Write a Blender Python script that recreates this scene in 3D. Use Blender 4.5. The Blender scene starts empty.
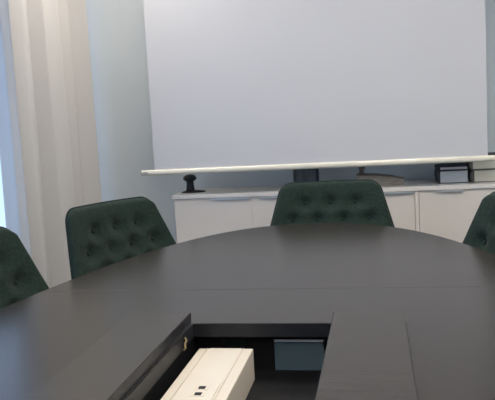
import bpy, bmesh, math, random
from mathutils import Vector, Matrix
random.seed(7)
sc = bpy.context.scene
C = sc.collection
PI = math.pi

# ------------------------------------------------------------------ materials
def mat(name, col, rough=0.6, metal=0.0, spec=0.5, noise=0.0, nscale=20.0, bump=0.0, bscale=200.0, sheen=0.0,
        stretch=(1, 1, 1), coat=0.0):
    m = bpy.data.materials.new(name); m.use_nodes = True
    nt = m.node_tree; b = nt.nodes['Principled BSDF']
    b.inputs['Base Color'].default_value = (*col, 1)
    b.inputs['Roughness'].default_value = rough
    b.inputs['Metallic'].default_value = metal
    b.inputs['Specular IOR Level'].default_value = spec
    b.inputs['Sheen Weight'].default_value = sheen
    b.inputs['Coat Weight'].default_value = coat
    if noise or bump:
        tc = nt.nodes.new('ShaderNodeTexCoord'); mp = nt.nodes.new('ShaderNodeMapping')
        mp.inputs['Scale'].default_value = stretch
        nt.links.new(tc.outputs['Object'], mp.inputs['Vector'])
    if noise:
        n = nt.nodes.new('ShaderNodeTexNoise'); n.inputs['Scale'].default_value = nscale
        n.inputs['Detail'].default_value = 6
        nt.links.new(mp.outputs['Vector'], n.inputs['Vector'])
        r = nt.nodes.new('ShaderNodeValToRGB')
        r.color_ramp.elements[0].position = 0.3; r.color_ramp.elements[1].position = 0.7
        r.color_ramp.elements[0].color = (*[c * (1 - noise) for c in col], 1)
        r.color_ramp.elements[1].color = (*[min(1, c * (1 + noise)) for c in col], 1)
        nt.links.new(n.outputs['Fac'], r.inputs['Fac'])
        nt.links.new(r.outputs['Color'], b.inputs['Base Color'])
    if bump:
        n2 = nt.nodes.new('ShaderNodeTexNoise'); n2.inputs['Scale'].default_value = bscale
        n2.inputs['Detail'].default_value = 3
        nt.links.new(mp.outputs['Vector'], n2.inputs['Vector'])
        bp = nt.nodes.new('ShaderNodeBump'); bp.inputs['Strength'].default_value = bump
        bp.inputs['Distance'].default_value = 0.002
        nt.links.new(n2.outputs['Fac'], bp.inputs['Height'])
        nt.links.new(bp.outputs['Normal'], b.inputs['Normal'])
    return m

def srgb(r, g, b):
    f = lambda c: (c / 255 / 12.92) if c / 255 <= 0.04045 else ((c / 255 + 0.055) / 1.055) ** 2.4
    return (f(r), f(g), f(b))

M = {}
M['wall'] = mat('wall_paint', (0.67, 0.735, 0.775), 0.85, noise=0.02, nscale=4, bump=0.1, bscale=300)
M['ceiling'] = mat('ceiling_paint', (0.78, 0.77, 0.74), 0.9, noise=0.02, nscale=6)
M['carpet'] = mat('carpet', (0.036, 0.064, 0.075), 0.95, noise=0.35, nscale=160, bump=0.6, bscale=500)
M['table'] = mat('table_laminate', (0.036, 0.0318, 0.028), 0.20, spec=0.26, noise=0.05, nscale=14, bump=0.05, bscale=60, stretch=(3, 18, 3))
M['flap'] = mat('flap_laminate', (0.044, 0.039, 0.0345), 0.24, spec=0.24, noise=0.07, nscale=9, bump=0.05, bscale=60, stretch=(2.5, 16, 3))
M['seam'] = mat('seam_strip', (0.066, 0.063, 0.060), 0.45, noise=0.05, nscale=30)
M['edge'] = mat('black_edge', (0.017, 0.0185, 0.023), 0.42, spec=0.35, noise=0.15, nscale=30)
M['black'] = mat('black_metal', (0.007, 0.0075, 0.009), 0.65, spec=0.25, noise=0.1, nscale=40)
M['steel'] = mat('brushed_steel', (0.62, 0.62, 0.62), 0.28, metal=1.0, noise=0.05, nscale=60)
M['brass'] = mat('brass', (0.30, 0.23, 0.12), 0.5, metal=0.6, noise=0.08, nscale=60)
M['wool'] = mat('green_wool', (0.021, 0.036, 0.029), 0.95, spec=0.15, noise=0.28, nscale=110, bump=0.5, bscale=420, sheen=0.06)
M['piping'] = mat('dark_piping', (0.014, 0.026, 0.024), 0.85, spec=0.2, noise=0.2, nscale=150)
M['button'] = mat('covered_button', (0.018, 0.034, 0.03), 0.9, spec=0.15, noise=0.2, nscale=200)
M['cream'] = mat('cream_plastic', (0.74, 0.67, 0.56), 0.45, noise=0.015, nscale=20)
M['cream2'] = mat('cream_plastic_insert', (0.75, 0.69, 0.59), 0.5, noise=0.015, nscale=20)
M['cab'] = mat('white_laminate', (0.78, 0.71, 0.64), 0.5, noise=0.015, nscale=5)
M['top'] = mat('worktop_laminate', (0.80, 0.75, 0.70), 0.42, noise=0.015, nscale=5)
M['alu'] = mat('aluminium', (0.80, 0.82, 0.84), 0.35, metal=0.7, noise=0.03, nscale=60)
M['bar'] = mat('white_lacquer', (0.84, 0.79, 0.66), 0.25, noise=0.01, nscale=10, coat=0.5)
M['screen'] = mat('screen_cloth', (0.63, 0.63, 0.65), 0.9, spec=0.1, noise=0.008, nscale=3, bump=0.05, bscale=600)
M['cream3'] = mat('cream_plastic_ridge', (0.56, 0.50, 0.41), 0.5, noise=0.02, nscale=20)
M['grey'] = mat('grey_plastic', (0.42, 0.42, 0.42), 0.5, noise=0.03, nscale=30)
M['blackplastic'] = mat('black_plastic', (0.010, 0.011, 0.014), 0.45, noise=0.1, nscale=40)
M['paperblue'] = mat('grey_pages', (0.62, 0.64, 0.66), 0.9, noise=0.06, nscale=8, stretch=(1, 1, 40))
M['paperbeige'] = mat('beige_pages', (0.58, 0.56, 0.48), 0.9, noise=0.06, nscale=8, stretch=(1, 1, 40))
M['cover'] = mat('dark_cover', (0.022, 0.026, 0.036), 0.6, noise=0.1, nscale=40)
M['cover2'] = mat('olive_cover', (0.085, 0.085, 0.08), 0.65, noise=0.1, nscale=40)
M['notebook'] = mat('slate_cover', (0.10, 0.115, 0.125), 0.6, noise=0.35, nscale=9, stretch=(9, 1, 1))
M['wood'] = mat('brown_grey_wood', (0.34, 0.295, 0.24), 0.6, noise=0.25, nscale=12, stretch=(2, 8, 14))
M['woodtop'] = mat('dark_brown_wood', (0.17, 0.14, 0.115), 0.6, noise=0.2, nscale=14, stretch=(2, 8, 14))
M['frame'] = mat('window_frame_paint', (0.75, 0.76, 0.77), 0.5, noise=0.01, nscale=8)
M['skirt'] = mat('skirting_paint', (0.66, 0.67, 0.67), 0.5, noise=0.01, nscale=8)

# curtain: woven cloth that lets some daylight through
mc = bpy.data.materials.new('curtain_cloth'); mc.use_nodes = True
nt = mc.node_tree; b = nt.nodes['Principled BSDF']; out = nt.nodes['Material Output']
b.inputs['Roughness'].default_value = 0.95; b.inputs['Specular IOR Level'].default_value = 0.1
tc = nt.nodes.new('ShaderNodeTexCoord'); mp = nt.nodes.new('ShaderNodeMapping'); mp.inputs['Scale'].default_value = (60, 60, 4)
n = nt.nodes.new('ShaderNodeTexNoise'); n.inputs['Scale'].default_value = 8
r = nt.nodes.new('ShaderNodeValToRGB')
r.color_ramp.elements[0].color = (0.68, 0.66, 0.64, 1); r.color_ramp.elements[1].color = (0.75, 0.73, 0.71, 1)
nt.links.new(tc.outputs['Object'], mp.inputs['Vector']); nt.links.new(mp.outputs['Vector'], n.inputs['Vector'])
nt.links.new(n.outputs['Fac'], r.inputs['Fac']); nt.links.new(r.outputs['Color'], b.inputs['Base Color'])
tr = nt.nodes.new('ShaderNodeBsdfTranslucent'); nt.links.new(r.outputs['Color'], tr.inputs['Color'])
mx = nt.nodes.new('ShaderNodeMixShader'); mx.inputs['Fac'].default_value = 0.12
nt.links.new(b.outputs['BSDF'], mx.inputs[1]); nt.links.new(tr.outputs['BSDF'], mx.inputs[2])
nt.links.new(mx.outputs['Shader'], out.inputs['Surface'])
M['curtain'] = mc

# window glass: thin pane, clear with a Fresnel sheen
mg = bpy.data.materials.new('window_glass'); mg.use_nodes = True
nt = mg.node_tree; nt.nodes.remove(nt.nodes['Principled BSDF']); out = nt.nodes['Material Output']
t_ = nt.nodes.new('ShaderNodeBsdfTransparent'); g_ = nt.nodes.new('ShaderNodeBsdfGlossy'); g_.inputs['Roughness'].default_value = 0.02
lw = nt.nodes.new('ShaderNodeLayerWeight'); lw.inputs['Blend'].default_value = 0.5
fr = nt.nodes.new('ShaderNodeMath'); fr.operation = 'POWER'; fr.inputs[1].default_value = 6.0; nt.links.new(lw.outputs['Facing'], fr.inputs[0])
mx = nt.nodes.new('ShaderNodeMixShader')
nt.links.new(fr.outputs['Value'], mx.inputs['Fac']); nt.links.new(t_.outputs['BSDF'], mx.inputs[1]); nt.links.new(g_.outputs['BSDF'], mx.inputs[2])
nt.links.new(mx.outputs['Shader'], out.inputs['Surface'])
M['glass'] = mg

LAMP = 13.8
ml = bpy.data.materials.new('lamp_diffuser'); ml.use_nodes = True
b = ml.node_tree.nodes['Principled BSDF']
b.inputs['Base Color'].default_value = (0.9, 0.9, 0.88, 1)
b.inputs['Emission Color'].default_value = (1.0, 0.91, 0.81, 1); b.inputs['Emission Strength'].default_value = LAMP
M['lamp'] = ml

# ------------------------------------------------------------------ helpers
def add_box(bm, x0, x1, y0, y1, z0, z1, rot=None, at=(0, 0, 0)):
    vs = [bm.verts.new((x, y, z)) for z in (z0, z1) for y in (y0, y1) for x in (x0, x1)]
    for f in ((0, 2, 3, 1), (4, 5, 7, 6), (0, 1, 5, 4), (2, 6, 7, 3), (0, 4, 6, 2), (1, 3, 7, 5)):
        bm.faces.new([vs[i] for i in f])
    if rot is not None:
        for v in vs: v.co = rot @ v.co + Vector(at)
    return vs

def add_lathe(bm, prof, n=32, at=(0, 0, 0), sx=1.0, sy=1.0):
    at = Vector(at); rings = []
    for r, z in prof:
        if r < 1e-6: rings.append([bm.verts.new(at + Vector((0, 0, z)))])
        else: rings.append([bm.verts.new(at + Vector((r * sx * math.cos(2 * PI * i / n), r * sy * math.sin(2 * PI * i / n), z))) for i in range(n)])
    for a, c in zip(rings, rings[1:]):
        for i in range(n):
            j = (i + 1) % n
            if len(a) == 1 and len(c) == 1: continue
            if len(a) == 1: bm.faces.new((a[0], c[j], c[i]))
            elif len(c) == 1: bm.faces.new((a[i], a[j], c[0]))
            else: bm.faces.new((a[i], a[j], c[j], c[i]))
    for ring, rev in ((rings[0], True), (rings[-1], False)):
        if len(ring) > 1: bm.faces.new(ring[::-1] if rev else ring)

def add_tube(bm, pts, r, n=10, closed=False):
    pts = [Vector(p) for p in pts]; rings = []; N = len(pts)
    rs = r if isinstance(r, (list, tuple)) else [r] * N
    up = Vector((0, 0, 1))
    for i, p in enumerate(pts):
        a = pts[(i - 1) % N] if (closed or i > 0) else p
        c = pts[(i + 1) % N] if (closed or i < N - 1) else p
        t = (c - a).normalized()
        u = t.cross(up)
        if u.length < 1e-3: u = t.cross(Vector((0, 1, 0)))
        u.normalize(); w = t.cross(u).normalized()
        if rings and u.dot(pu) < 0 and abs(t.z) < 0.95: u = -u; w = -w
        pu = u
        rings.append([bm.verts.new(p + rs[i] * (math.cos(2 * PI * k / n) * u + math.sin(2 * PI * k / n) * w)) for k in range(n)])
    L = list(zip(rings, rings[1:])) + ([(rings[-1], rings[0])] if closed else [])
    for a, c in L:
        for k in range(n):
            bm.faces.new((a[k], a[(k + 1) % n], c[(k + 1) % n], c[k]))
    if not closed:
        bm.faces.new(rings[0][::-1]); bm.faces.new(rings[-1])

def add_prism(bm, pts, z0, z1, axis='z'):
    """extrude a polygon; axis z: pts are xy.  axis y: pts are xz extruded along y.  axis x: pts are yz along x"""
    def P(p, h):
        return {'z': (p[0], p[1], h), 'y': (p[0], h, p[1]), 'x': (h, p[0], p[1])}[axis]
    a = [bm.verts.new(P(p, z0)) for p in pts]; c = [bm.verts.new(P(p, z1)) for p in pts]
    bm.faces.new(a[::-1]); bm.faces.new(c)
    for i in range(len(pts)):
        j = (i + 1) % len(pts); bm.faces.new((a[i], a[j], c[j], c[i]))

def obj(name, bm, m, parent=None, smooth=False, bevel=0.0, segs=2, loc=None):
    bmesh.ops.recalc_face_normals(bm, faces=bm.faces)
    me = bpy.data.meshes.new(name); bm.to_mesh(me); bm.free()
    me.materials.append(m)
    if smooth:
        for p in me.polygons: p.use_smooth = True
    o = bpy.data.objects.new(name, me); C.objects.link(o)
    if parent: o.parent = parent
    if loc: o.location = loc
    if bevel:
        bv = o.modifiers.new('bevel', 'BEVEL'); bv.width = bevel; bv.segments = segs; bv.limit_method = 'ANGLE'; bv.angle_limit = 0.6
        if not smooth:
            for p in me.polygons: p.use_smooth = True
            wn = o.modifiers.new('wn', 'WEIGHTED_NORMAL'); wn.keep_sharp = True
    return o

def box(name, m, parent, x0, x1, y0, y1, z0, z1, bevel=0.0, segs=2):
    bm = bmesh.new(); add_box(bm, x0, x1, y0, y1, z0, z1)
    return obj(name, bm, m, parent, bevel=bevel, segs=segs)

def tag(o, label, cat, group=None):
    o['label'] = label; o['category'] = cat
    if group: o['group'] = group
    return o

def thing(name, label, cat, loc=(0, 0, 0), rotz=0.0, group=None):
    o = bpy.data.objects.new(name, None); C.objects.link(o)
    o.empty_display_size = 0.1; o.location = loc; o.rotation_euler = (0, 0, rotz)
    return tag(o, label, cat, group)

def struct(name, bm, m, parent=None, **k):
    o = obj(name, bm, m, parent, **k)
    if not parent: o['kind'] = 'structure'
    return o

# ------------------------------------------------------------------ room
XL, XR, YB, YN, ZC = -1.79, 1.90, 3.92, -3.20, 2.60
def sbox(name, m, dims, parent=None, **k):
    bm = bmesh.new(); add_box(bm, *dims); return struct(name, bm, m, parent, **k)
sbox('floor', M['carpet'], (XL - .2, XR + .15, YN - .15, YB + .15, -0.10, 0))
sbox('ceiling', M['ceiling'], (XL - .2, XR + .15, YN - .15, YB + .15, ZC, ZC + .1))
sbox('wall_back', M['wall'], (XL - .2, XR + .15, YB, YB + .15, 0, ZC))
VY0, VY1, VZ0, VZ1 = 3.45, 3.88, 0.60, 2.00
bm = bmesh.new()
add_box(bm, XR, XR + .15, YN - .15, VY0, 0, ZC); add_box(bm, XR, XR + .15, VY1, YB, 0, ZC)
add_box(bm, XR, XR + .15, VY0, VY1, 0, VZ0); add_box(bm, XR, XR + .15, VY0, VY1, VZ1, ZC)
struct('wall_right', bm, M['wall'])
bm = bmesh.new(); gx0, gx1 = XR + .06, XR + .12
add_box(bm, gx0, gx1, VY0, VY1, VZ0, VZ0 + .05); add_box(bm, gx0, gx1, VY0, VY1, VZ1 - .05, VZ1)
for y in (VY0, VY1 - .05): add_box(bm, gx0, gx1, y, y + .05, VZ0 + .05, VZ1 - .05)
added_win = struct('added_window', bm, M['frame'])  # out-of-view window, added to let daylight in behind the screen
bm = bmesh.new(); add_box(bm, XR + .085, XR + .091, VY0 + .05, VY1 - .05, VZ0 + .05, VZ1 - .05); obj('window_pane', bm, M['glass'], added_win)  # pane of the added window
sbox('wall_front', M['wall'], (XL - .2, XR, YN - .15, YN, 0, ZC))
WY0, WY1, WZ0, WZ1 = -1.6, 3.80, 0.45, 2.40
bm = bmesh.new()
add_box(bm, XL - .2, XL, YN, WY0, 0, ZC); add_box(bm, XL - .2, XL, WY1, YB, 0, ZC)
add_box(bm, XL - .2, XL, WY0, WY1, 0, WZ0); add_box(bm, XL - .2, XL, WY0, WY1, WZ1, ZC)
struct('wall_left', bm, M['wall'])
bm = bmesh.new(); fx0, fx1 = XL - .15, XL - .09
add_box(bm, fx0, fx1, WY0, WY1, WZ0, WZ0 + .06); add_box(bm, fx0, fx1, WY0, WY1, WZ1 - .06, WZ1)
for y in (WY0, .17, 2.0, WY1 - .06): add_box(bm, fx0, fx1, y, y + .06, WZ0 + .06, WZ1 - .06)
win = struct('window_1', bm, M['frame'])
for y0, y1 in ((WY0 + .06, .17), (.23, 2.0), (2.06, WY1 - .06)):
    bm = bmesh.new(); add_box(bm, XL - .125, XL - .119, y0, y1, WZ0 + .06, WZ1 - .06); obj('window_pane', bm, M['glass'], win)
sbox('trim_1', M['frame'], (XL - .09, XL + .03, WY0 - .03, WY1 + .03, WZ0 - .03, WZ0), bevel=.004)   # window sill
sbox('baseboard_back', M['skirt'], (XL, XR, YB - .014, YB, 0, .07))
sbox('baseboard_right', M['skirt'], (XR - .014, XR, YN, YB - .014, 0, .07))
sbox('baseboard_left', M['skirt'], (XL, XL + .014, YN, YB - .014, 0, .07))

# ------------------------------------------------------------------ ceiling lamps
def ceiling_light(x, y, label):
    t = thing('ceiling_light', label, 'lamp', (x, y, ZC), 0, 'square ceiling lamps')
    bm = bmesh.new(); a, w = .30, .02
    add_box(bm, -a, a, -a, -a + w, -.035, 0); add_box(bm, -a, a, a - w, a, -.035, 0)
    add_box(bm, -a, -a + w, -a + w, a - w, -.035, 0); add_box(bm, a - w, a, -a + w, a - w, -.035, 0)
    obj('frame', bm, M['frame'], t)
    box('diffuser', M['lamp'], t, -a + w, a - w, -a + w, a - w, -.03, -.012)
ceiling_light(.10, 2.15, 'square white ceiling lamp above the far end of the table')
ceiling_light(.10, 0.55, 'square white ceiling lamp above the table opening')
ceiling_light(.10, -1.3, 'square white ceiling lamp above the near end of the table')
ceiling_light(1.25, 1.9, 'square white ceiling lamp right of the table, nearest the projection screen')
ceiling_light(-1.15, 3.15, 'added square ceiling lamp between curtain and screen, lighting the back wall')  # unseen lamp, added to brighten the wall left of the screen
ceiling_light(1.2, -0.2, 'square white ceiling lamp right of the table, farthest from the screen')

# ------------------------------------------------------------------ curtain on the left wall
cur = thing('curtain', 'floor length off-white curtain in soft vertical folds beside the window', 'curtain', (-1.665, 2.97, 0))
bm = bmesh.new(); NY, NZ = 260, 14; rows = []
L = .905
ph = [0.0]
for i in range(NY): ph.append(ph[-1] + (1.0 + .45 * math.sin(i * .071 + 1.0) + .3 * math.sin(i * .17)))
K = 5.3 * 2 * PI / ph[-1]
for k in range(NZ + 1):
    z = .015 + (2.535 - .015) * k / NZ; row = []
    amp = .055 + .012 * (1 - k / NZ)
    for i in range(NY + 1):
        s = i / NY; a = ph[i] * K + .25 * math.sin(z * 1.3 + s * 9)
        x = amp * (math.sin(a) + .10 * math.sin(2 * a + .8)) * (1 + .2 * math.sin(s * 21))
        y = s * L + .008 * math.sin(2 * a + .4)
        row.append(bm.verts.new((x, y, z)))
    rows.append(row)
for a, c in zip(rows, rows[1:]):
    for i in range(NY): bm.faces.new((a[i], a[i + 1], c[i + 1], c[i]))
cl = obj('curtain_cloth', bm, M['curtain'], cur, smooth=True)
so = cl.modifiers.new('solid', 'SOLIDIFY'); so.thickness = .003
bm = bmesh.new(); add_box(bm, -1.685, -1.645, -1.7, 3.90, 2.54, ZC)
tag(obj('curtain_rail', bm, M['frame'], bevel=.003), 'white curtain rail under the ceiling along the window wall', 'rail')

# ------------------------------------------------------------------ table
TZ = .74
tb = thing('conference_table', 'large dark charcoal oval conference table with a rectangular cable opening', 'table', (-.21, .40, 0))
OX, OY = -.21, .40
def table_xy(t, a=.75, bb=2.47, n=2.3):
    c, s = math.cos(t), math.sin(t)
    x = a * math.copysign(abs(c) ** (2 / n), c); y = bb * math.copysign(abs(s) ** (2 / n), s)
    th = math.radians(1.5); return (x * math.cos(th) - y * math.sin(th), x * math.sin(th) + y * math.cos(th))
B = [table_xy(2 * PI * i / 720) for i in range(720)]
HX0, HX1, HY0, HY1 = -.405 - OX, -.090 - OX, -.64 - OY, 1.430 - OY      # cable opening, table coordinates
def clip(poly, ax, v, keep_less):
    o_ = []
    for i in range(len(poly)):
        p, q = poly[i], poly[(i + 1) % len(poly)]
        ip = (p[ax] <= v) == keep_less; iq = (q[ax] <= v) == keep_less
        if ip: o_.append(p)
        if ip != iq:
            t = (v - p[ax]) / (q[ax] - p[ax]); o_.append((p[0] + t * (q[0] - p[0]), p[1] + t * (q[1] - p[1])))
    return o_
SLAB0 = .7105
bm = bmesh.new()
far = clip(B, 1, HY1, False); near = clip(B, 1, HY0, True)
mid = clip(clip(B, 1, HY1, True), 1, HY0, False)
for poly in (far, near, clip(mid, 0, HX0, True), clip(mid, 0, HX1, False)):
    add_prism(bm, poly, SLAB0, TZ)
bmesh.ops.remove_doubles(bm, verts=bm.verts, dist=1e-5)
obj('tabletop', bm, M['table'], tb)
# black edging round the slab and lining of the opening
bm = bmesh.new()
r0 = [bm.verts.new((p[0], p[1], SLAB0 - .0005)) for p in B]; r1 = [bm.verts.new((p[0], p[1], TZ - .002)) for p in B]
q0 = [bm.verts.new((p[0] * 1.0025, p[1] * 1.0008, SLAB0 - .0005)) for p in B]; q1 = [bm.verts.new((p[0] * 1.0025, p[1] * 1.0008, TZ - .002)) for p in B]
for i in range(720):
    j = (i + 1) % 720
    bm.faces.new((q0[i], q0[j], q1[j], q1[i])); bm.faces.new((q1[i], q1[j], r1[j], r1[i])); bm.faces.new((r0[i], r0[j], q0[j], q0[i])); bm.faces.new((r1[i], r1[j], r0[j], r0[i]))
obj('edge_band', bm, M['edge'], tb, smooth=False)
bm = bmesh.new(); w = .003
add_box(bm, HX0, HX1, HY1 - w, HY1 - .0002, SLAB0, TZ - .0005); add_box(bm, HX0, HX1, HY0 + .0002, HY0 + w, SLAB0, TZ - .0005)
add_box(bm, HX0 + .0002, HX0 + w, HY0 + w, HY1 - w, SLAB0, TZ - .0005); add_box(bm, HX1 - w, HX1 - .0002, HY0 + w, HY1 - w, SLAB0, TZ - .0005)
obj('opening_lining', bm, M['edge'], tb)
# seam strip across the top
def halfx(y):
    xs = sorted(p[0] for p in clip(clip(B, 1, y + .001, True), 1, y - .001, False)); return xs[0], xs[-1]
for ys in (1.736, -.93):
    yy = ys - OY; xa, xb = halfx(yy)
    box('seam', M['seam'], tb, xa + .004, xb - .004, yy - .0022, yy + .0022, TZ - .001, TZ + .0003)
# raised flaps over the opening
def flap(x0, x1, label):
    bm = bmesh.new(); add_box(bm, x0 - OX, x1 - OX, -.635 - OY, 1.437 - OY, TZ + .0005, TZ + .0225)
    o = obj('access_flap', bm, M['flap'], tb); o['label'] = label
    bm = bmesh.new(); x = x1 - OX if x1 < -.3 else x0 - OX; s = 1 if x1 < -.3 else -1
    xa, xb = sorted((x + s * .0001, x + s * .0016))
    add_box(bm, xa, xb, -.634 - OY, 1.436 - OY, TZ + .0005, TZ + .0215)
    obj('flap_edge', bm, M['edge'], o)
flap(-.540, -.4095, 'raised charcoal flap left of the cable opening')
flap(-.0975, .0440, 'raised charcoal flap right of the cable opening')
box('contact_shadow_strip', M['edge'], tb, .0442 - OX, .0482 - OX, -.635 - OY, 1.437 - OY, TZ - .001, TZ + .0008)  # black strip standing in for the contact shadow along the right flap
# cable tray hanging in the opening
TF = .626
bm = bmesh.new(); x0, x1, y0, y1 = -.408 - OX, -.087 - OX, -.645 - OY, 1.460 - OY
add_box(bm, x0 - .004, x0, y0, y1, TF - .003, SLAB0); add_box(bm, x1, x1 + .004, y0, y1, TF - .003, SLAB0)
add_box(bm, x0, x1, y0, y1, TF - .003, TF); add_box(bm, x0, x1, y0, y0 + .003, TF, SLAB0)
ya, yb = y1 - .003, y1
cl0, cl1, cr0, cr1 = -.345 - OX, -.297 - OX, -.232 - OX, -.124 - OX
for xa, xb in ((x0, cl0), (cl1, cr0), (cr1, x1)): add_box(bm, xa, xb, ya, yb, TF, SLAB0)
for xa, xb in ((cl0, cl1), (cr0, cr1)): add_box(bm, xa, xb, ya, yb, .695, SLAB0)
bmesh.ops.remove_doubles(bm, verts=bm.verts, dist=1e-5)
obj('cable_tray', bm, M['black'], tb)
bm = bmesh.new(); add_box(bm, cr0, cr1 + .004, ya - .0035, ya - .0002, .6945, .6968)
obj('tray_lip', bm, M['steel'], tb, bevel=.0006)['label'] = 'shiny steel lip of the cable tray'
# little brass latch on the left side of the opening
bm = bmesh.new(); lx = HX0 + w
add_tube(bm, [(lx + .002, 1.350 - OY, .733), (lx + .006, 1.348 - OY, .727), (lx + .003, 1.344 - OY, .721), (lx + .007, 1.334 - OY, .716), (lx + .003, 1.332 - OY, .7115)], .0024, 8)
obj('latch', bm, M['brass'], tb, smooth=True)['label'] = 'small brass hook latch'
# legs
for lx, ly in ((-.43, 1.70), (.0, 1.70), (-.45, -.92), (-.03, -.92)):
    bm = bmesh.new(); add_lathe(bm, [(.0, 0), (.09, 0), (.09, .006), (.085, .012), (.04, .018), (.032, .03), (.032, .68), (.09, .695), (.09, .710), (0, .710)], 32, (lx - OX, ly - OY, 0))
    obj('leg', bm, M['black'], tb, smooth=True)

# ------------------------------------------------------------------ power box in the opening
pb = thing('power_box', 'cream plastic power and data box lying in the cable opening of the table', 'power box', (-.326, 1.08, TF))
bh = .068
bm = bmesh.new(); xw = .0585
add_box(bm, -xw, xw, -.42, .32, 0, bh)
body = obj('body', bm, M['cream'], pb, bevel=.002)
box('cover_strip', M['cream2'], pb, -.034, .034, .120, .3185, bh, bh + .0010, bevel=.0005)
box('cover_ridge', M['cream3'], pb, .0375, .0385, -.40, .3185, bh, bh + .0014)
box('cover_ridge', M['cream3'], pb, -.0395, -.0385, -.40, .3185, bh, bh + .0014)
pl = box('data_plate', M['cream2'], pb, -.036, .034, -.06, .118, bh, bh + .0030, bevel=.0008)
pl['label'] = 'slightly raised plate holding the data sockets'
for yy in (.062, .091):
    f = box('data_socket', M['cream'], pl, -.008, .0185, yy - .0105, yy + .0105, bh + .0030, bh + .0036)
    box('socket_hole', M['black'], f, -.001, .0115, yy - .0065, yy + .0065, bh + .0036, bh + .0040)
for yy in (-.16, -.27, -.36):
    bm = bmesh.new(); add_lathe(bm, [(0.021, bh), (.021, bh + .003), (.018, bh + .003), (.0165, bh + .0008), (0, bh + .0008)], 28, (0, yy, 0))
    f = obj('power_outlet', bm, M['cream2'], pb)
    bm = bmesh.new()
    for sx in (-.0095, .0095): add_lathe(bm, [(0.0026, bh + .0008), (.0026, bh + .0013), (0, bh + .0013)], 12, (sx, yy, 0))
    obj('outlet_hole', bm, M['black'], f)

# ------------------------------------------------------------------ chairs
BT = .367            # recline
def hw(z): return .215 + .271 * (.898 - z) if z > .60 else .296 + .03 * (.60 - z)
ZB = .43
BUT = [(sx * .112, .803) for sx in (-1, 0, 1)] + [(sx * .112, .731) for sx in (-1.5, -.5, .5, 1.5)] + [(sx * .112, .659) for sx in (-1, 0, 1)] + [(sx * .112, .587) for sx in (-1.5, -.5, .5, 1.5)]
def tuft(x, z):
    d = 0
    for bx, bz in BUT:
        q = (x - bx) ** 2 + (z - bz) ** 2
        d = max(d, .016 * math.exp(-q / (2 * .017 ** 2)) + .012 * math.exp(-((x - bx) ** 2 / (2 * .038 ** 2) + (z - bz) ** 2 / (2 * .024 ** 2))))
    # pleats running between neighbouring buttons
    for i, (ax, az) in enumerate(BUT):
        for bx, bz in BUT[i + 1:]:
            ex, ez = bx - ax, bz - az; LL = math.hypot(ex, ez)
            if LL > .105: continue
            t = max(0, min(1, ((x - ax) * ex + (z - az) * ez) / LL / LL))
            q = (x - ax - t * ex) ** 2 + (z - az - t * ez) ** 2
            d = max(d, .0035 * math.exp(-q / (2 * .012 ** 2)))
    return d
def front_y(x, z, u):
    return .20 + BT * (z - .44) - .016 * u * u
def backrest_bm():
    bm = bmesh.new(); NU, NV = 84, 76; R = .043
    def pos(u, v):
        # outline
        wt = hw(.898); t = max(0, (abs(u) * wt - (wt - R)) / R); t = min(1, t)
        zt = .894 + .002 * (1 - u * u) - R * (1 - math.sqrt(max(0, 1 - t * t)))
        z = ZB + v * (zt - ZB); x = u * hw(z); return x, z, zt
    fr, bk = [], []
    for j in range(NV + 1):
        a, c = [], []
        vv = j / NV
        for i in range(NU + 1):
            u = math.sin((i / NU * 2 - 1) * PI / 2) * .8 + (i / NU * 2 - 1) * .2
            x, z, zt = pos(u, vv)
            e = min((1 - abs(u)) * hw(z), zt - z)
            rr = .018; k = max(0, 1 - e / rr); roll = rr * (1 - math.sqrt(max(0, 1 - k * k)))
            y = front_y(x, z, u)
            a.append(bm.verts.new((x, y + roll + tuft(x, z), z)))
            c.append(bm.verts.new((x, y + .030 + .028 * (1 - u * u) * min(1, (zt - z) / .12), z)))
        fr.append(a); bk.append(c)
    for j in range(NV):
        for i in range(NU):
            bm.faces.new((fr[j][i], fr[j][i + 1], fr[j + 1][i + 1], fr[j + 1][i]))
            bm.faces.new((bk[j][i], bk[j + 1][i], bk[j + 1][i + 1], bk[j][i + 1]))
        for i in (0, NU): bm.faces.new((fr[j][i], fr[j + 1][i], bk[j + 1][i], bk[j][i]))
    for i in range(NU):
        bm.faces.new((fr[NV][i], fr[NV][i + 1], bk[NV][i + 1], bk[NV][i])); bm.faces.new((fr[0][i], bk[0][i], bk[0][i + 1], fr[0][i + 1]))
    rim = []
    for j in range(0, NV + 1): rim.append(tuple((fr[j][0].co + bk[j][0].co) / 2))
    for i in range(1, NU): rim.append(tuple((fr[NV][i].co + bk[NV][i].co) / 2))
    for j in range(NV, -1, -1): rim.append(tuple((fr[j][NU].co + bk[j][NU].co) / 2))
    return bm, rim
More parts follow.
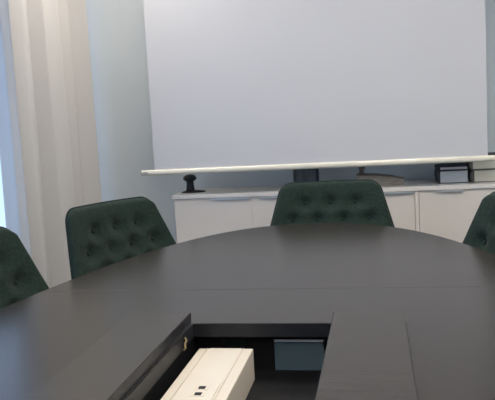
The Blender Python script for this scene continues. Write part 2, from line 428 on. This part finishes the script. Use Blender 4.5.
def make_chair(label):
    t = thing('conference_chair', label, 'chair', group='green tufted conference chairs')
    bm, rim = backrest_bm()
    br = obj('backrest', bm, M['wool'], t, smooth=True)
    bm = bmesh.new(); add_tube(bm, rim, .0045, 8); obj('piping', bm, M['piping'], br, smooth=True)
    bm = bmesh.new(); add_lathe(bm, [(0, -.003), (.006, -.002), (.0068, .0), (.005, .0015), (0, .002)], 16)
    me = None
    for bx, bz in BUT:
        if me is None:
            o = obj('button', bm, M['button'], br, smooth=True); me = o.data
        else:
            o = bpy.data.objects.new('button', me); C.objects.link(o); o.parent = br
        u = bx / hw(bz)
        o.location = (bx, front_y(bx, bz, u) + .0215, bz); o.rotation_euler = (PI / 2 - math.atan(BT) * 1.0, 0, 0)
    # seat cushion
    bm = bmesh.new(); NU, NV = 40, 36; tp, bt = [], []
    for j in range(NV + 1):
        a, c = [], []; v = j / NV
        y = -.25 + v * .46; w = .235 + .03 * v
        for i in range(NU + 1):
            u = i / NU * 2 - 1; x = u * w
            cx = max(0, abs(u) - .75) / .25; cy = max(0, .25 - v) / .25
            k = min(1, math.hypot(cx, cy)); 
            yy = y + .03 * cx * cx * (1 - v)
            e = min((1 - abs(u)) * w, v * .46); kk = max(0, 1 - e / .035); roll = .035 * (1 - math.sqrt(max(0, 1 - kk * kk)))
            a.append(bm.verts.new((x, yy, .478 - roll + .008 * math.cos(u * 1.4)))); c.append(bm.verts.new((x * .96, yy + .008, .400 + roll * .4)))
        tp.append(a); bt.append(c)
    for j in range(NV):
        for i in range(NU):
            bm.faces.new((tp[j][i], tp[j][i + 1], tp[j + 1][i + 1], tp[j + 1][i])); bm.faces.new((bt[j][i], bt[j + 1][i], bt[j + 1][i + 1], bt[j][i + 1]))
        for i in (0, NU): bm.faces.new((tp[j][i], tp[j + 1][i], bt[j + 1][i], bt[j][i]))
    for i in range(NU):
        for j in (0, NV): bm.faces.new((tp[j][i], tp[j][i + 1], bt[j][i + 1], bt[j][i]))
    obj('seat', bm, M['wool'], t, smooth=True)
    bm = bmesh.new(); add_lathe(bm, [(0, .09), (.030, .09), (.030, .25), (.018, .255), (.018, .37), (.10, .385), (.10, .4005), (0, .4005)], 28)
    obj('column', bm, M['steel'], t, smooth=True, bevel=.002)
    leg = None
    for k in range(4):
        if leg is None:
            bm = bmesh.new(); add_tube(bm, [(.02, 0, .115), (.12, 0, .10), (.24, 0, .06), (.29, 0, .045)], [.018, .016, .013, .012], 12)
            add_lathe(bm, [(0, 0), (.022, 0), (.022, .008), (.010, .014), (.010, .045), (0, .05)], 16, (.285, 0, 0))
            o = obj('leg', bm, M['black'], t, smooth=True); leg = o.data
        else:
            o = bpy.data.objects.new('leg', leg); C.objects.link(o); o.parent = t
        o.rotation_euler = (0, 0, PI / 4 + k * PI / 2)
    return t
def copy_tree(o, parent=None):
    c = o.copy(); C.objects.link(c)
    if parent: c.parent = parent
    for ch in list(o.children): copy_tree(ch, c)
    return c
def place(t, tx, ty, ang, dz=0.0):
    """put the top centre of the backrest over (tx, ty); the chair faces -y turned by ang"""
    yt = .20 + BT * (.898 - .44)
    a = math.radians(ang); t.location = (tx + math.sin(a) * yt, ty - math.cos(a) * yt, 0); t.rotation_euler = (0, 0, a)
ch = make_chair('dark green tufted chair at the far end of the table before the white cabinets')
place(ch, -.211, 3.136, 2.3)
c2 = copy_tree(ch); c2['label'] = 'dark green tufted chair in front of the curtain, most of its back in view'
place(c2, -.996, 2.50, 65.4)
c3 = copy_tree(ch); c3['label'] = 'dark green tufted chair cut by the left picture edge, nearest the window'
place(c3, -1.145, 1.732, 78.5)
c4 = copy_tree(ch); c4['label'] = 'dark green tufted chair cut by the right picture edge, below the books'
place(c4, .45, 2.256, -67)

ch.scale = (1, 1, .99)
# ------------------------------------------------------------------ cabinets
CT = .81; CF = 3.55; CB = YB - .016
def cabinet(x0, x1, doors, label, handles):
    t = thing('cabinet', label, 'cabinet', ((x0 + x1) / 2, (CF + CB) / 2, 0), 0, 'white cabinets under one worktop')
    ox, oy = t.location.x, t.location.y
    bm = bmesh.new(); z1 = CT - .0215
    add_box(bm, x0 - ox, x0 + .018 - ox, CF + (.0265) - oy, CB - oy, 0, z1); add_box(bm, x1 - .018 - ox, x1 - ox, CF + .004 - oy, CB - oy, 0, z1)
    add_box(bm, x0 + .018 - ox, x1 - .018 - ox, CF + .03 - oy, CB - oy, .06, .078); add_box(bm, x0 + .018 - ox, x1 - .018 - ox, CF + .028 - oy, CB - oy, z1 - .018, z1)
    add_box(bm, x0 + .018 - ox, x1 - .018 - ox, CB - .008 - oy, CB - oy, .078, z1 - .018); add_box(bm, x0 + .018 - ox, x1 - .018 - ox, CF + .05 - oy, CF + .066 - oy, 0, .06)
    obj('carcass', bm, M['cab'], t)
    n = len(doors) - 1
    for i in range(n):
        a, c = doors[i], doors[i + 1]
        d = box('door', M['cab'], t, a + .0004 - ox, c - .0004 - ox, CF + .008 - oy, CF + .026 - oy, .065, z1 - .0015, bevel=.001, segs=1)
        if handles[i]:
            h0, h1 = handles[i]
            bm = bmesh.new(); add_box(bm, h0 - ox, h1 - ox, CF - .006 - oy, CF + .0079 - oy, z1 - .0045, z1 - .0015); add_box(bm, h0 - ox, h1 - ox, CF - .006 - oy, CF - .0035 - oy, z1 - .0095, z1 - .0045)
            obj('handle', bm, M['alu'], d)['label'] = 'slim aluminium pull along the door top'
    return t
XA, XM, XE = -1.062, .199, 1.46
cabinet(XA, XM, (XA + .0005, -.645, -.222, XM - .019), 'left white cabinet, its end standing free beside the curtain', ((-.858, -.655), (-.60, -.40), (.0, .178)))
cabinet(XM + .0005, XE, (XM + .0015, .64, 1.06, XE - .003), 'right white cabinet, under the stacked books', ((.285, .415), (.70, .90), (1.10, 1.30)))
bm = bmesh.new(); add_box(bm, -1.072, 1.47, CF - .002, CB, CT - .021, CT)
tag(obj('worktop', bm, M['top'], bevel=.0012, segs=1), 'long white worktop lying across both cabinets', 'worktop')

# ------------------------------------------------------------------ projection screen
ps = thing('projection_screen', 'large white roll-down projection screen hanging in front of the back wall', 'projection screen', (-.31, 3.50, 0))
bz = 1.16 - .236
x0, x1 = -1.138 + .31, .523 + .31
bm = bmesh.new(); add_box(bm, x0, x1, -.0006, .0006, bz + .018, 2.46); obj('screen_cloth', bm, M['screen'], ps)
bm = bmesh.new(); hh = []
for i in range(24):
    a = 2 * PI * i / 24; ca, sa = math.cos(a), math.sin(a)
    hh.append((.013 * math.copysign(abs(ca) ** .85, ca), bz + .0145 + .0145 * math.copysign(abs(sa) ** .85, sa)))
add_prism(bm, hh, -1.207 + .31, .60 + .31, 'x'); bar = obj('bottom_bar', bm, M['bar'], ps, bevel=.001)
for s, X in ((-1, -1.207 + .31), (1, .60 + .31)):
    bm = bmesh.new(); xs = sorted((X, X + s * .004))
    add_prism(bm, [(p[0] * .98, bz + .0145 + (p[1] - bz - .0145) * .98) for p in hh], xs[0], xs[1], 'x'); obj('end_cap', bm, M['grey'], bar)
# oval grip at the left end of the bar
bm = bmesh.new()
add_lathe(bm, [(0, 0), (.0125, 0), (.0125, .0015), (.0105, .002), (0, .002)], 28, (0, 0, 0), 1.35, .52)
for v in bm.verts: v.co = Matrix.Rotation(PI / 2, 3, 'X') @ v.co + Vector((-1.187 + .31, -.0125, bz + .0145))
obj('grip', bm, M['grey'], bar)
bm = bmesh.new(); hp = [(.05 * math.cos(2 * PI * i / 24), 2.50 + .05 * math.sin(2 * PI * i / 24)) for i in range(24)]
add_prism(bm, hp, -1.24 + .31, .63 + .31, 'x'); obj('roller_case', bm, M['bar'], ps, smooth=False)
for X in (-1.0, 1.0 - .62):
    box('bracket', M['bar'], ps, X + .31 - .02, X + .31 + .02, -.02, .02, 2.545, ZC)

# ------------------------------------------------------------------ things on the worktop
ds = thing('desk_stand', 'small black stand with a rounded knob head on the left end of the worktop', 'stand', (-1.008, 3.70, CT))
bm = bmesh.new(); add_lathe(bm, [(0, 0), (.052, 0), (.054, .003), (.040, .008), (.018, .012), (0, .012)], 32, (.016, 0, 0), 1.3, .9); obj('base', bm, M['blackplastic'], ds, smooth=True)
bm = bmesh.new(); add_lathe(bm, [(0, .010), (.026, .010), (.022, .02), (.0195, .045), (.021, .07), (0, .07)], 28); obj('neck', bm, M['blackplastic'], ds, smooth=True)
bm = bmesh.new(); add_lathe(bm, [(0, .060), (.024, .062), (.036, .070), (.037, .078), (.031, .089), (.018, .0965), (0, .099)], 32); obj('head', bm, M['blackplastic'], ds, smooth=True)

# spiral bound book standing upright
nb = thing('spiral_notebook', 'dark spiral-bound notebook standing upright behind the chair at the table end', 'notebook', (-.372, 3.72, CT))
box('cover', M['notebook'], nb, -.062, .052, -.004, -.002, 0, .168)
box('pages', M['paperblue'], nb, -.058, .050, -.002, .016, .002, .164)
box('cover', M['notebook'], nb, -.062, .052, .016, .018, 0, .168)
box('spine_clip', M['cover'], nb, .052, .0665, -.007, .021, 0, .170)
for k in range(15):
    bm = bmesh.new(); z = .008 + k * .0108
    add_tube(bm, [(-.062 + .009 * math.cos(2 * PI * i / 14) , .007 + .015 * math.sin(2 * PI * i / 14), z + .002 * math.sin(2 * PI * i / 14)) for i in range(14)], .0021, 6, closed=True)
    obj('spiral_ring', bm, M['blackplastic'], nb, smooth=True)

# wedge shaped wooden tool with a dark knob
wd = thing('wooden_wedge', 'brown grey wedge-shaped wooden object with a small upright knob, right of the middle chair', 'desk tool', (.02, 3.68, CT))
bm = bmesh.new(); add_prism(bm, [(-.125, 0), (.113, 0), (.115, .030), (.06, .043), (-.03, .055), (-.125, .058)], -.035, .035, 'y')
obj('body', bm, M['wood'], wd, bevel=.002)
bm = bmesh.new(); add_prism(bm, [(-.125, .0585), (-.03, .0555), (.06, .0435), (.115, .0305), (.115, .036), (.06, .050), (-.03, .062), (-.125, .065)], -.037, .037, 'y')
obj('lid', bm, M['woodtop'], wd, bevel=.001)
bm = bmesh.new(); add_lathe(bm, [(0, .062), (.015, .062), (.014, .075), (.011, .083), (.016, .088), (.018, .096), (.016, .103), (0, .105)], 24, (-.098, 0, 0))
obj('knob', bm, M['woodtop'], wd, smooth=True)

# books lying flat
def book(x0, x1, y0, y1, z0, z1, pm, cm, label, round_left=False, rot=0.0, cov=.004, spine=True):
    t = thing('book', label, 'book', ((x0 + x1) / 2, (y0 + y1) / 2, z0), rot, 'books lying flat on the worktop')
    hx, hy, h = (x1 - x0) / 2, (y1 - y0) / 2, z1 - z0
    bm = bmesh.new(); add_box(bm, -hx, hx, -hy, hy, 0, cov); add_box(bm, -hx, hx, -hy, hy, h - cov, h)
    if spine:
        bm2 = [(-hx, 0), (-hx - (.010 if round_left else .004), h * .25), (-hx - (.012 if round_left else .005), h * .5), (-hx - (.010 if round_left else .004), h * .75), (-hx, h), (-hx + .008, h), (-hx + .008, 0)]
        add_prism(bm, bm2, -hy, hy, 'y')
    obj('cover', bm, cm, t, bevel=.0008, segs=1)
    bm = bmesh.new(); add_box(bm, -hx + .008, hx - .003, -hy + .003, hy - .003, cov, h - cov); obj('pages', bm, pm, t)
    return t
book(.306, .450, 3.655, 3.86, CT, CT + .066, M['paperblue'], M['cover'], 'thick dark-covered book with grey page edges, bottom of the left stack', spine=True)
book(.307, .449, 3.657, 3.86, CT + .066, CT + .086, M['paperblue'], M['cover'], 'thin dark-covered book lying on the thick grey-paged book')
book(.308, .446, 3.66, 3.86, CT + .086, CT + .112, M['cover'], M['cover'], 'black folder on top of the left book stack, just under the screen bar', cov=.003)
book(.472, .66, 3.655, 3.87, CT, CT + .064, M['paperbeige'], M['cover2'], 'thick beige-paged book with rounded spine, bottom of the right stack', round_left=True)
book(.466, .655, 3.657, 3.87, CT + .064, CT + .118, M['paperbeige'], M['cover2'], 'beige-paged book second in the right stack, crossing behind the screen bar', round_left=True)
book(.50, .655, 3.67, 3.87, CT + .118, CT + .136, M['cover'], M['cover'], 'black folder on top of the right stack, showing right of the screen', cov=.003)

# ------------------------------------------------------------------ daylight, camera
w_ = bpy.data.worlds.new('sky'); sc.world = w_; w_.use_nodes = True
bg = w_.node_tree.nodes['Background']; bg.inputs['Color'].default_value = (0.48, 0.67, 1.0, 1); bg.inputs['Strength'].default_value = 1.35

def rotm(yaw, pitch, roll):
    cy, sy = math.cos(yaw), math.sin(yaw); cp, sp = math.cos(pitch), math.sin(pitch); cr, sr = math.cos(roll), math.sin(roll)
    Rz = Matrix(((cy, sy, 0), (-sy, cy, 0), (0, 0, 1))); Bm = Matrix(((1, 0, 0), (0, 0, -1), (0, 1, 0)))
    Rx = Matrix(((1, 0, 0), (0, cp, -sp), (0, sp, cp))); Rr = Matrix(((cr, sr, 0), (-sr, cr, 0), (0, 0, 1)))
    return Rr @ Rx @ Bm @ Rz
R = rotm(math.radians(10.62), math.radians(6.12), math.radians(3.13))
cam = bpy.data.cameras.new('camera'); co = bpy.data.objects.new('camera', cam); C.objects.link(co)
cam.sensor_fit = 'HORIZONTAL'; cam.sensor_width = 36; cam.lens = 36 * 700 / 495; cam.clip_start = .02
W = Matrix((R[0], -R[1], -R[2])).transposed().to_4x4(); W.translation = Vector((0, 0, 1.16)); co.matrix_world = W
sc.camera = co
vs = sc.view_settings
sc.display_settings.display_device = 'sRGB'
vs.view_transform = 'Standard'; vs.look = 'None'; vs.gamma = 1; vs.use_curve_mapping = False
vs.exposure = 0.22
